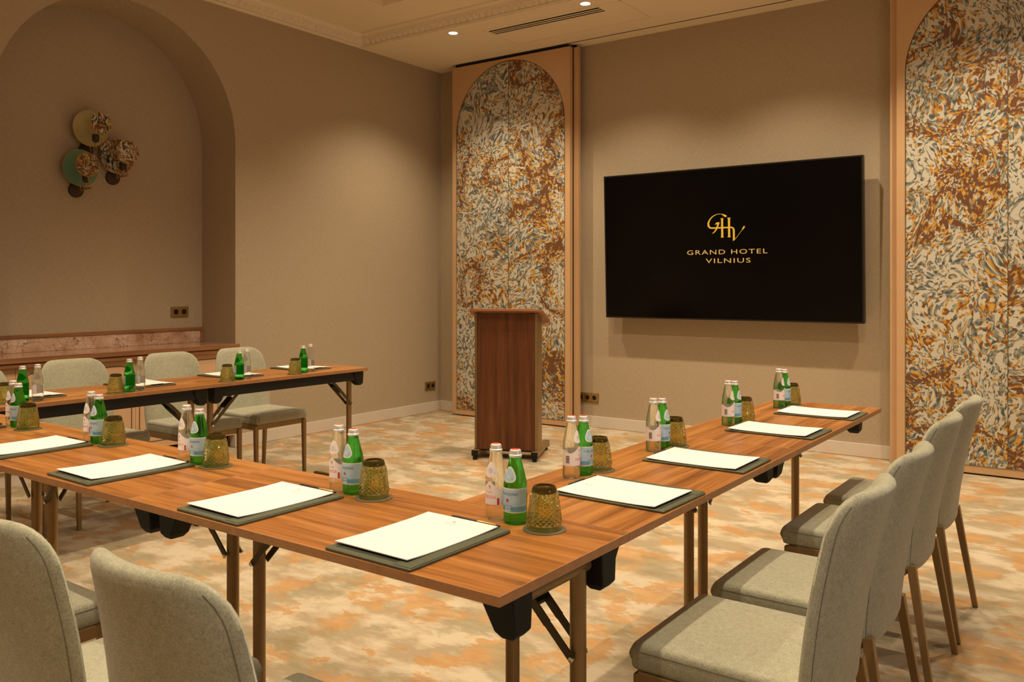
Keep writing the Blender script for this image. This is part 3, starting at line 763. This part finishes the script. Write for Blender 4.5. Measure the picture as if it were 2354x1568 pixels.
# ------------------------------------------------------------------ chairs
def make_chair():
    t = empty('conference_chair')
    # seat: bullnosed pad
    hw = .200; y0, y1 = -.178, .215; zb, zt = .403, .464
    mb = MB(); nx, ny = 18, 26; 
    def section(y, x):
        """top and bottom height at (x, y)"""
        r = (zt - zb) / 2; zm = (zt + zb) / 2
        df = max(0, (y - (y1 - r)) / r); k = max(0, 1 - min(1, df)**2.3)**(1/2.3)
        return zm, r * k
    ys = [y0, -.12, -.05, .02, .08, .13, .16] + [y1 - .031 + .031*math.sin(PI/2*k/10) for k in range(11)]
    rings = []
    for y in ys:
        zm, r = section(y, 0); r = max(r, .0015); ring = []
        wdt = hw - (.012 if y > y1 - .012 else 0)
        rr = min(.016, r)
        dome = .006 * (1 - (2*(y - y0)/(y1 - y0) - 1)**2)
        pts = arc(wdt - rr, zm + r - rr, rr, 0, PI/2, 4) + [(wdt*.5, zm + r + dome*.8), (0, zm + r + dome), (-wdt*.5, zm + r + dome*.8)] + arc(-wdt + rr, zm + r - rr, rr, PI/2, PI, 4)
        pts += [(-wdt, zm - r*.6), (-wdt + .006, zm - r), (wdt - .006, zm - r), (wdt, zm - r*.6)]
        rings.append([(x, y, z) for x, z in pts])
    mb.loft(rings); seat = mb.build('seat', M['fabric'], t, 50)
    for s in (-1, 1):
        MB().tube([(s*(hw + .0003 - (.006 if y > y1-.02 else 0)), y, zt - .017 - (max(0, y - (y1-.035))**2)*9) for y in [y0 + .01 + (y1 - y0 - .022)*k/14 for k in range(15)]], .0009, 6).build('seat_seam', M['stitch'], seat, 60)
    # backrest
    zB, zT = .372, .858; nz, nu = 26, 20; RC = .082
    def mid(x, z, W):
        v = (z - zB) / (zT - zB); u = x / .205
        yb = -.192 - .020*v - .085*v**1.6
        return yb + (.016 + .056*v*v) * abs(u)**2.2
    def half_w(z):
        v = (z - zB) / (zT - zB); W = .200 + .012*math.sin(PI*min(1, v*1.15)) - .018*v*v
        if z > zT - RC: 
            k = (z - (zT - RC)) / RC; W = W - RC + RC*math.sqrt(max(0, 1 - k*k))
        if z < zB + .03:
            k = ((zB + .03) - z) / .03; W = W - .03 + .03*math.sqrt(max(0, 1 - k*k))
        return W
    zs = [zB + (zT - zB)*(.5 - .5*math.cos(PI*k/nz)) for k in range(nz + 1)]
    us = [math.sin(PI/2*(-1 + 2*k/nu)) for k in range(nu + 1)]
    def thick(u, z):
        v = (z - zB) / (zT - zB); T = .026 - .004*v
        fu = (1 - abs(u)**5)**.5; ft = 1.0
        e = .022
        if z > zT - e: ft = math.sqrt(max(0, 1 - ((z - (zT - e))/e)**2))
        if z < zB + .012: ft = math.sqrt(max(0, 1 - (((zB + .012) - z)/.012)**2))
        return T * fu * ft
    V = []; 
    for side in (1, -1):
        for z in zs:
            for u in us:
                x = u*half_w(z); V.append((x, mid(x, z, 0) + side*thick(u, z), z))
    n = nu + 1; F = []; off = (nz + 1) * n
    for i in range(nz):
        for j in range(nu):
            F.append((i*n+j+1, i*n+j, (i+1)*n+j, (i+1)*n+j+1)); F.append((off+i*n+j, off+i*n+j+1, off+(i+1)*n+j+1, off+(i+1)*n+j))
    for i in range(nz):
        F.append((i*n, off+i*n, off+(i+1)*n, (i+1)*n)); F.append((off+i*n+nu, i*n+nu, (i+1)*n+nu, off+(i+1)*n+nu))
    bk = MB().add(V, F).build('backrest', M['fabric'], t, 80)
    for s in (-1, 1):
        pts = []
        for z in [zB + .02 + (zT - .045 - zB)*k/24 for k in range(25)]:
            u = s*.94; x = u*half_w(z); pts.append((x, mid(x, z, 0) - thick(u, z) - .0003, z))
        MB().tube(pts, .0009, 6).build('back_seam', M['stitch'], bk, 60)
    # frame and legs
    fz0, fz1 = .371, .402
    for s in (-1, 1):
        MB().box(s*.196-.009, s*.196+.009, -.185, .185, fz0, fz1).build('side_rail', M['bronze'], t, bevel=.0015)
        MB().bar((s*.192, .184, .397), (s*.192, .190, 0), .026, .024, .019, .018).build('leg', M['bronze'], t, bevel=.002)
        MB().bar((s*.182, -.198, .402), (s*.216, -.262, 0), .026, .026, .018, .019).build('leg', M['bronze'], t, bevel=.002)
    MB().box(-.187, .187, .168, .186, fz0, fz1).build('front_rail', M['bronze'], t, bevel=.0015)
    MB().box(-.187, .187, -.186, -.168, fz0, fz1).build('rear_rail', M['bronze'], t, bevel=.0015)
    MB().box(-.186, .186, -.168, .168, .374, .404).build('seat_pan', M['black'], t)
    return t
ch0 = make_chair(); ch_used = False
def place_chair(x, y, rz, label, group):
    global ch_used
    o = copy_tree(ch0) if ch_used else ch0
    ch_used = True
    o.location = (x, y, 0); o.rotation_euler = (0, 0, rz); tag(o, label, 'chair', group)
for (y, x, lab) in ((1.95, -.720, 'sage fabric chair, nearest of the row facing away from us on the screen side'), (2.44, -.727, 'sage fabric chair, second nearest in the screen-side row of four'),
                    (3.10, -.752, 'sage fabric chair, third nearest in the screen-side row of four'), (3.63, -.758, 'sage fabric chair, farthest in the screen-side row, before the artwork panel')):
    place_chair(x, y, PI/2, lab, 'sage chairs on the screen side')
for (y, x, lab) in ((3.585, -4.585, 'sage fabric chair by the niche wall, nearest the lectern'), (3.085, -4.59, 'sage fabric chair before the cabinet, second from the lectern end'),
                    (2.485, -4.60, 'sage fabric chair before the cabinet, third from the lectern end'), (1.935, -4.60, 'sage fabric chair cut off by the picture edge, before the niche cabinet')):
    place_chair(x*KL, y*KL, -PI/2, lab, 'sage chairs on the niche side')
for (x, y, lab) in ((-1.235, 1.010, 'sage fabric chair with its back to us, nearest the camera in the front row'), (-1.742, 1.000, 'sage fabric chair with its back to us in the lower picture corner'),
                    (-2.365, 1.008, 'sage fabric chair mostly hidden behind the corner chair of the front row')):
    place_chair(x, y, 0, lab, 'sage chairs on the near side')

# ------------------------------------------------------------------ bottles
def wrap(v, r, z0, a0=-PI/2):
    """flat (x, y) -> around a bottle of radius r; front faces -y"""
    return [(r*math.cos(a0 + p[0]/r), r*math.sin(a0 + p[0]/r), z0 + p[1]) for p in v]
def band(r, ang0, ang1, z0f, z1f, n=36):
    mb = MB(); vs_ = []
    for k in range(n + 1):
        a = ang0 + (ang1 - ang0)*k/n; A = -PI/2 + a
        vs_ += [(r*math.cos(A), r*math.sin(A), z0f(a)), (r*math.cos(A), r*math.sin(A), z1f(a))]
    mb.add(vs_, [(2*k, 2*k+2, 2*k+3, 2*k+1) for k in range(n)]); return mb
def on_prof(prof, z):
    for (r0, z0), (r1, z1) in zip(prof[:-1], prof[1:]):
        if z0 <= z <= z1 and z1 > z0: return r0 + (r1 - r0)*(z - z0)/(z1 - z0)
    return prof[-1][0]
def patch(prof, outline, off, rings=4):
    """a label of 2-D outline (arc length, z) lying on the bottle surface"""
    cx = sum(p[0] for p in outline)/len(outline); cz = sum(p[1] for p in outline)/len(outline); n = len(outline); vs_ = []
    def put(x, z):
        r = on_prof(prof, z) + off; return (r*math.cos(-PI/2 + x/r), r*math.sin(-PI/2 + x/r), z)
    vs_.append(put(cx, cz))
    for k in range(1, rings + 1):
        for p in outline: vs_.append(put(cx + (p[0]-cx)*k/rings, cz + (p[1]-cz)*k/rings))
    fs = [(0, 1 + i, 1 + (i+1) % n) for i in range(n)]
    for k in range(rings - 1):
        for i in range(n): fs.append((1+k*n+i, 1+(k+1)*n+i, 1+(k+1)*n+(i+1) % n, 1+k*n+(i+1) % n))
    return MB().add(vs_, fs)
def shield(w_, h, zc, dx=0):
    """rounded triangle pointing up"""
    c = [(0, .62*h), (.5*w_, -.38*h), (-.5*w_, -.38*h)]; out_ = []
    for k in range(3):
        p0, p1, p2 = c[k-1], c[k], c[(k+1) % 3]
        a = tuple(p1[i] + (p0[i]-p1[i])*.46 for i in (0, 1)); b_ = tuple(p1[i] + (p2[i]-p1[i])*.46 for i in (0, 1))
        for j in range(6):
            t_ = j/5; u = 1 - t_; out_.append((u*u*a[0] + 2*u*t_*p1[0] + t_*t_*b_[0] + dx, u*u*a[1] + 2*u*t_*p1[1] + t_*t_*b_[1] + zc))
    return out_[::-1]
def star(cx, cz, r):
    return [(cx + (r if k % 2 == 0 else r*.42)*math.sin(PI*k/5), cz + (r if k % 2 == 0 else r*.42)*math.cos(PI*k/5)) for k in range(10)]

def add_cap(t, z0, mat_top, r=.0128, h=.0165):
    c = MB().lathe([(r+.0016, 0), (r+.0020, .002), (r+.0020, .0045), (r+.0002, .006), (r, .0075), (r, h-.003), (r-.001, h-.001), (r-.0025, h), (.0005, h)], 24, (0, 0, z0), cap=False).build('cap', M['cap'], t, 40)
    MB().lathe([(r-.0035, h+.0003), (.0005, h+.0003)], 20, (0, 0, z0), cap=False).build('cap_print', mat_top, c)

def make_green():
    t = empty('water_bottle')
    P = [(.0004, .003), (.018, .0), (.0245, .0015), (.0265, .006), (.0268, .030), (.0268, .080), (.0262, .088), (.0240, .099), (.0190, .121), (.0145, .137), (.0130, .146), (.0130, .150), (.0005, .150)]
    MB().lathe(P, 32, cap=False).build('glass', M['green_glass'], t, 35)
    add_cap(t, .1475, M['red'])
    r = .0271; a = math.radians(104)
    lb = band(r, -a, a, lambda q: .0275, lambda q: .0815).build('label', M['white_label'], t, 60)
    band(r+.0002, -a+.06, a-.06, lambda q: .0300, lambda q: .0790).build('label_field', M['blue_label'], lb, 60)
    band(r+.0004, .30, a-.08, lambda q: .0310, lambda q: .0415, 14).build('label_band', M['blue_band'], lb, 60)
    band(r+.0004, -a+.08, -.30, lambda q: .0310, lambda q: .0415, 14).build('label_band', M['blue_band'], lb, 60)
    v, f = text_mesh('S.PELLEGRINO', .0085, .050); MB().add(wrap(v, r+.0005, .0685), f).build('label_lettering', M['navy'], lb)
    v, f = text_mesh('SPARKLING', .0050, .026); MB().add(wrap(v, r+.0005, .0430), f).build('label_lettering', M['blue_band'], lb)
    v, f = text_mesh('NATURAL MINERAL WATER', .0030, .036); MB().add(wrap(v, r+.0005, .0365), f).build('label_lettering', M['navy'], lb)
    patch([(r, 0), (r, .2)], star(0, .0545, .0062), .0006, 1).build('label_star', M['red'], lb)
    nl = patch(P, shield(.052, .045, .1105), .0005).build('neck_label', M['white_label'], t, 60)
    patch(P, shield(.043, .037, .1102), .0008).build('neck_field', M['blue_label'], nl, 60)
    patch(P, star(0, .106, .0045), .0011, 1).build('neck_star', M['white_label'], nl)
    patch(P, star(.0098, .102, .0013), .0011, 1).build('neck_star', M['red'], nl)
    return t
def make_clear():
    t = empty('water_bottle')
    P = [(.0004, .004), (.017, .0005), (.0215, .0), (.0237, .003), (.0240, .010), (.0240, .085), (.0232, .098), (.0205, .115), (.0168, .133), (.0140, .146), (.0130, .150), (.0130, .156), (.0005, .156)]
    MB().lathe(P, 32, cap=False).build('glass', M['clear_glass'], t, 35)
    add_cap(t, .1535, M['orange'], .0126, .0165)
    r = .0243; a = math.radians(142)
    def top(q): 
        x = abs(q); return .0790 + .0105*math.exp(-(x/.34)**2) - .008*math.sin(min(1, max(0, (x-.5)/1.4))*PI)
    lb = band(r, -a, a, lambda q: .0360, top, 60).build('label', M['pink_label'], t, 60)
    band(r+.0002, -.62, .62, lambda q: .0350, lambda q: .0366, 20).build('label_line', M['orange'], lb, 60)
    v, f = text_mesh('PANNA', .0125, .030); MB().add(wrap(v, r+.0003, .0535), f).build('label_lettering', M['orange'], lb)
    v, f = text_mesh('ACQUA', .0050, .014); MB().add(wrap(v, r+.0003, .0650), f).build('label_lettering', M['orange'], lb)
    P2 = [(r, 0), (r, .2)]
    patch(P2, [(0, .0815), (.0012, .079), (.0036, .0785), (.0015, .0765), (.0008, .0725), (-.0008, .0725), (-.0015, .0765), (-.0036, .0785), (-.0012, .079)][::-1], .0004, 1).build('label_crest', M['orange'], lb)
    bar_ = MB()
    for k in range(9):
        z0 = .0435 + k*.0023; q = band(r+.0003, -1.72, -1.30, lambda q: z0, lambda q: z0 + (.0014 if k % 3 else .0009), 4); bar_.add(q.v, q.f)
    bar_.build('barcode', M['pen'], lb)
    band(r+.0003, .72, .92, lambda q: .0370, lambda q: .0520, 6).build('label_tab', M['red'], lb)
    nl = patch(P, shield(.052, .045, .1145), .0005).build('neck_label', M['pink_label'], t, 60)
    patch(P, [(.0062*math.cos(k*PI/6), .1125 + .0062*math.sin(k*PI/6)) for k in range(12)], .0008, 1).build('neck_seal', M['lilac'], nl)
    patch(P, star(.0105, .108, .0016), .0008, 1).build('neck_mark', M['orange'], nl)
    return t

def make_tumbler():
    """upside-down tumbler with a lattice of cut diamonds"""
    t = empty('drinking_glass')
    def R(z): return .0375 - .0112*max(0, (z - .004)/.088)**1.35
    seg, rows = 36, 15; z0, z1 = .012, .080
    rings = []
    rings.append([(.0365*math.cos(2*PI*i/seg), .0365*math.sin(2*PI*i/seg), .0002) for i in range(seg)])
    rings.append([(R(.004)*math.cos(2*PI*i/seg), R(.004)*math.sin(2*PI*i/seg), .004) for i in range(seg)])
    for k in range(rows):
        z = z0 + (z1 - z0)*k/(rows - 1); ring = []
        for i in range(seg):
            peak = (i + k) % 2 == 0
            r = R(z) + (.0019 if peak else -.0008) * (1 if 0 < k < rows - 1 else 0)
            ring.append((r*math.cos(2*PI*i/seg), r*math.sin(2*PI*i/seg), z))
        rings.append(ring)
    inner = []
    for z, th in ((.078, None), (.060, .0028), (.03, .0026), (.006, .0022), (.0002, .0018)):
        r = .004 if th is None else R(z) - th - .0012
        if th is None:
            inner.append([(.022*math.cos(2*PI*i/seg), .022*math.sin(2*PI*i/seg), .0765) for i in range(seg)])
        else: inner.append([(r*math.cos(2*PI*i/seg), r*math.sin(2*PI*i/seg), z) for i in range(seg)])
    mb = MB(); n = seg
    # outer wall with each quad split so that the diamonds get flat facets
    vs_ = [p for r in rings for p in r]; fs = []
    for k in range(len(rings) - 1):
        for i in range(seg):
            j = (i+1) % seg; a, b_, c, d = k*n+i, k*n+j, (k+1)*n+j, (k+1)*n+i
            if (i + k) % 2 == 0: fs += [(a, b_, c), (a, c, d)]
            else: fs += [(a, b_, d), (b_, c, d)]
    mb.add(vs_, fs)
    o1 = inner[::-1]; vs_ = [p for r in o1 for p in r]; fs = []
    for k in range(len(o1) - 1):
        for i in range(seg):
            j = (i+1) % seg; fs.append((k*n+j, k*n+i, (k+1)*n+i, (k+1)*n+j))
    m = (len(o1)-1)*n; fs.append(tuple(range(m + n - 1, m - 1, -1)))
    mb.add(vs_, fs)
    # close rim and top seat of the wall
    top_ring = rings[-1]; base = len(mb.v); mb.v += top_ring; mb.f.append(tuple(base + i for i in range(n)))
    r0 = rings[0]; ri = o1[0]; base = len(mb.v); mb.v += r0 + ri
    for i in range(n):
        j = (i+1) % n; mb.f.append((base+j, base+i, base+n+i, base+n+j))
    mb.build('bowl', M['olive_glass'], t)
    MB().lathe([(R(.080)-.0006, .0802), (R(.083)+.0004, .083), (.0258, .089), (.0238, .0925), (.0195, .0930), (.0185, .0905), (.0005, .0900)], 32, cap=False).build('thick_base', M['olive_base'], t, 40)
    return t

gb = make_green(); cb_ = make_clear(); tum = make_tumbler()
COAST = MB().lathe([(.0005, 0), (.0462, 0), (.047, .0006), (.047, .0016), (.0462, .0022), (.0005, .0022)], 40, cap=False).mesh('coaster', M['coaster'], 40)

# ------------------------------------------------------------------ folders, paper, pens
FW, FL = .232, .316
def make_folder():
    t = empty('leather_folder')
    oc = rrect(-FW/2, FW/2, -FL/2, FL/2, .004, 2)
    MB().loft([[(x*.99, y*.993, .0002) for x, y in oc], [(x, y, .0022) for x, y in oc], [(x, y, .0050) for x, y in oc], [(x*.985, y*.99, .0066) for x, y in oc]]).build('cover', M['leather'], t, 30)
    MB().box(-FW/2+.016, FW/2-.016, -FL/2+.016, FL/2-.016, .0064, .0072).build('lining', M['leather_in'], t)
    MB().box(FW/2-.046, FW/2-.001, -FL/2 + .004, FL/2-.004, .0064, .0078).build('pocket_flap', M['leather'], t, bevel=.0006)
    return t
def make_paper():
    t = empty('letterhead_pad')
    pw, pl = .2015, .279; mb = MB(); n = 14
    def lift(y): return .0012 + .0030*(abs(y)/(pl/2))**3
    top_ = []; bot = []
    for k in range(n + 1):
        y = -pl/2 + pl*k/n; z = lift(y)
        top_ += [(-pw/2, y, z + .0016), (pw/2, y, z + .0016)]; bot += [(-pw/2, y, z), (pw/2, y, z)]
    m = len(top_); fs = []
    for k in range(n):
        fs += [(2*k, 2*k+1, 2*k+3, 2*k+2), (m+2*k+1, m+2*k, m+2*k+2, m+2*k+3), (2*k, 2*k+2, m+2*k+2, m+2*k), (2*k+3, 2*k+1, m+2*k+1, m+2*k+3)]
    fs += [(1, 0, m, m+1), (2*n, 2*n+1, m+2*n+1, m+2*n)]
    mb.add(top_ + bot, fs); mb.build('sheets', M['paper'], t)
    lgm = MB(); zz = lift(.115) + .0021
    for vs_, fs_ in monogram(.0000200, .002, .112): lgm.add([(x, z, zz) for x, z in vs_], fs_)
    lgm.build('letterhead_monogram', M['ink'], t)
    v, f = text_mesh('GRAND HOTEL', .0044, .036); MB().add([(x, y + .100, lift(.1) + .0020) for x, y, _ in v], f).build('letterhead_lettering', M['ink'], t)
    v, f = text_mesh('VILNIUS', .0044, .020); MB().add([(x, y + .095, lift(.1) + .0020) for x, y, _ in v], f).build('letterhead_lettering', M['ink'], t)
    return t
def make_pen():
    t = empty('ballpoint_pen')
    MB().tube([(-.066, 0, 0), (-.060, 0, 0), (.010, 0, 0)], [.0012, .0036, .0038], 10).build('barrel', M['pen'], t, 40)
    MB().tube([(.010, 0, 0), (.058, 0, 0), (.062, 0, 0)], [.0040, .0038, .0030], 10).build('upper_barrel', M['brass'], t, 40)
    MB().tube([(.062, 0, 0), (.070, 0, 0)], [.0026, .0022], 8).build('button', M['pen'], t, 40)
    return t
fo = make_folder(); pa = make_paper(); pe = make_pen()
first = {}
def put(proto, loc, rz, label, cat, group):
    o = copy_tree(proto) if proto in first else proto
    first[proto] = 1
    o.location = loc; o.rotation_euler = (0, 0, rz); tag(o, label, cat, group); return o

# place settings: row, row rotation, [(folder centre, clear bottle, green bottle, glass, words)]
ROWS = [
 ('front row', 0, [
  ((-1.190, 1.331), (-1.168, 1.561), (-1.113, 1.560), (-1.030, 1.552), 'at the near table corner'),
  ((-1.702, 1.333), (-1.657, 1.537), (-1.606, 1.539), (-1.528, 1.534), 'at the second front-row place from the near corner'),
  ((-2.335, 1.340), (-2.308, 1.527), (-2.243, 1.527), (-2.170, 1.532), 'at the third front-row place from the near corner'),
  ((-2.892, 1.335), (-2.862, 1.530), (-2.812, 1.530), (-2.735, 1.537), 'at the fourth front-row place from the near corner'),
  ((-3.503, 1.333), (-3.430, 1.532), (-3.378, 1.528), (-3.290, 1.522), 'at the front-row place by the picture edge')]),
 ('screen-side row', PI/2, [
  ((-1.030, 1.937), (-1.248, 2.015), (-1.243, 2.071), (-1.236, 2.144), 'at the screen-side place nearest the near corner'),
  ((-1.034, 2.442), (-1.233, 2.487), (-1.232, 2.548), (-1.217, 2.612), 'at the second screen-side place from the near corner'),
  ((-1.034, 3.094), (-1.232, 3.113), (-1.229, 3.172), (-1.213, 3.238), 'at the third screen-side place from the near corner'),
  ((-1.030, 3.608), (-1.228, 3.682), (-1.222, 3.737), (-1.216, 3.822), 'at the table end below the screen')]),
 ('niche-side row', -PI/2, [
  ((-4.240, 3.612), (-4.035, 3.512), (-4.030, 3.452), (-4.004, 3.368), 'at the table end facing the lectern'),
  ((-4.232, 3.085), (-4.030, 3.045), (-4.017, 2.985), (-3.996, 2.892), 'at the second niche-side place from the lectern end'),
  ((-4.236, 2.525), (-4.008, 2.392), (-4.003, 2.332), (-4.004, 2.262), 'at the third niche-side place from the lectern end'),
  ((-4.240, 1.950), (-4.005, 1.895), (-4.050, 1.850), (-4.045, 1.770), 'at the niche-side place by the picture edge')]),
]
for row, rz, places in ROWS:
    for (fc, cbp, gbp, gl, wd) in places:
        if rz < 0: fc, cbp, gbp, gl = [(q[0]*KL, q[1]*KL) for q in (fc, cbp, gbp, gl)]
        jit = math.radians(random.uniform(-1.6, 1.6)); c, s = math.cos(rz + jit), math.sin(rz + jit)
        def off(x, y): return (fc[0] + c*x - s*y, fc[1] + s*x + c*y)
        put(fo, (*fc, HT), rz + jit, 'dark olive leather folder ' + wd, 'folder', 'leather folders of the ' + row)
        p = off(-.012, .006)
        put(pa, (*p, HT + .0072), rz + jit + math.radians(random.uniform(-.8, .8)), 'white letterhead sheets ' + wd, 'paper', 'letterhead pads of the ' + row)
        p = off(.020, FL/2 - .0065)
        put(pe, (*p, HT + .0118), rz + jit, 'black and brass pen ' + wd, 'pen', 'pens of the ' + row)
        put(cb_, (*cbp, HT), rz + math.radians(random.uniform(-6, 6)), 'clear glass water bottle ' + wd, 'bottle', 'clear bottles of the ' + row)
        put(gb, (*gbp, HT), rz + math.radians(random.uniform(-6, 6)), 'green glass water bottle ' + wd, 'bottle', 'green bottles of the ' + row)
        k = link_mesh('coaster', COAST, None, (*gl, HT)); tag(k, 'round olive coaster ' + wd, 'coaster', 'coasters of the ' + row)
        put(tum, (*gl, HT + .0022), rz + random.uniform(0, 1), 'upturned olive cut glass ' + wd, 'glass', 'tumblers of the ' + row)
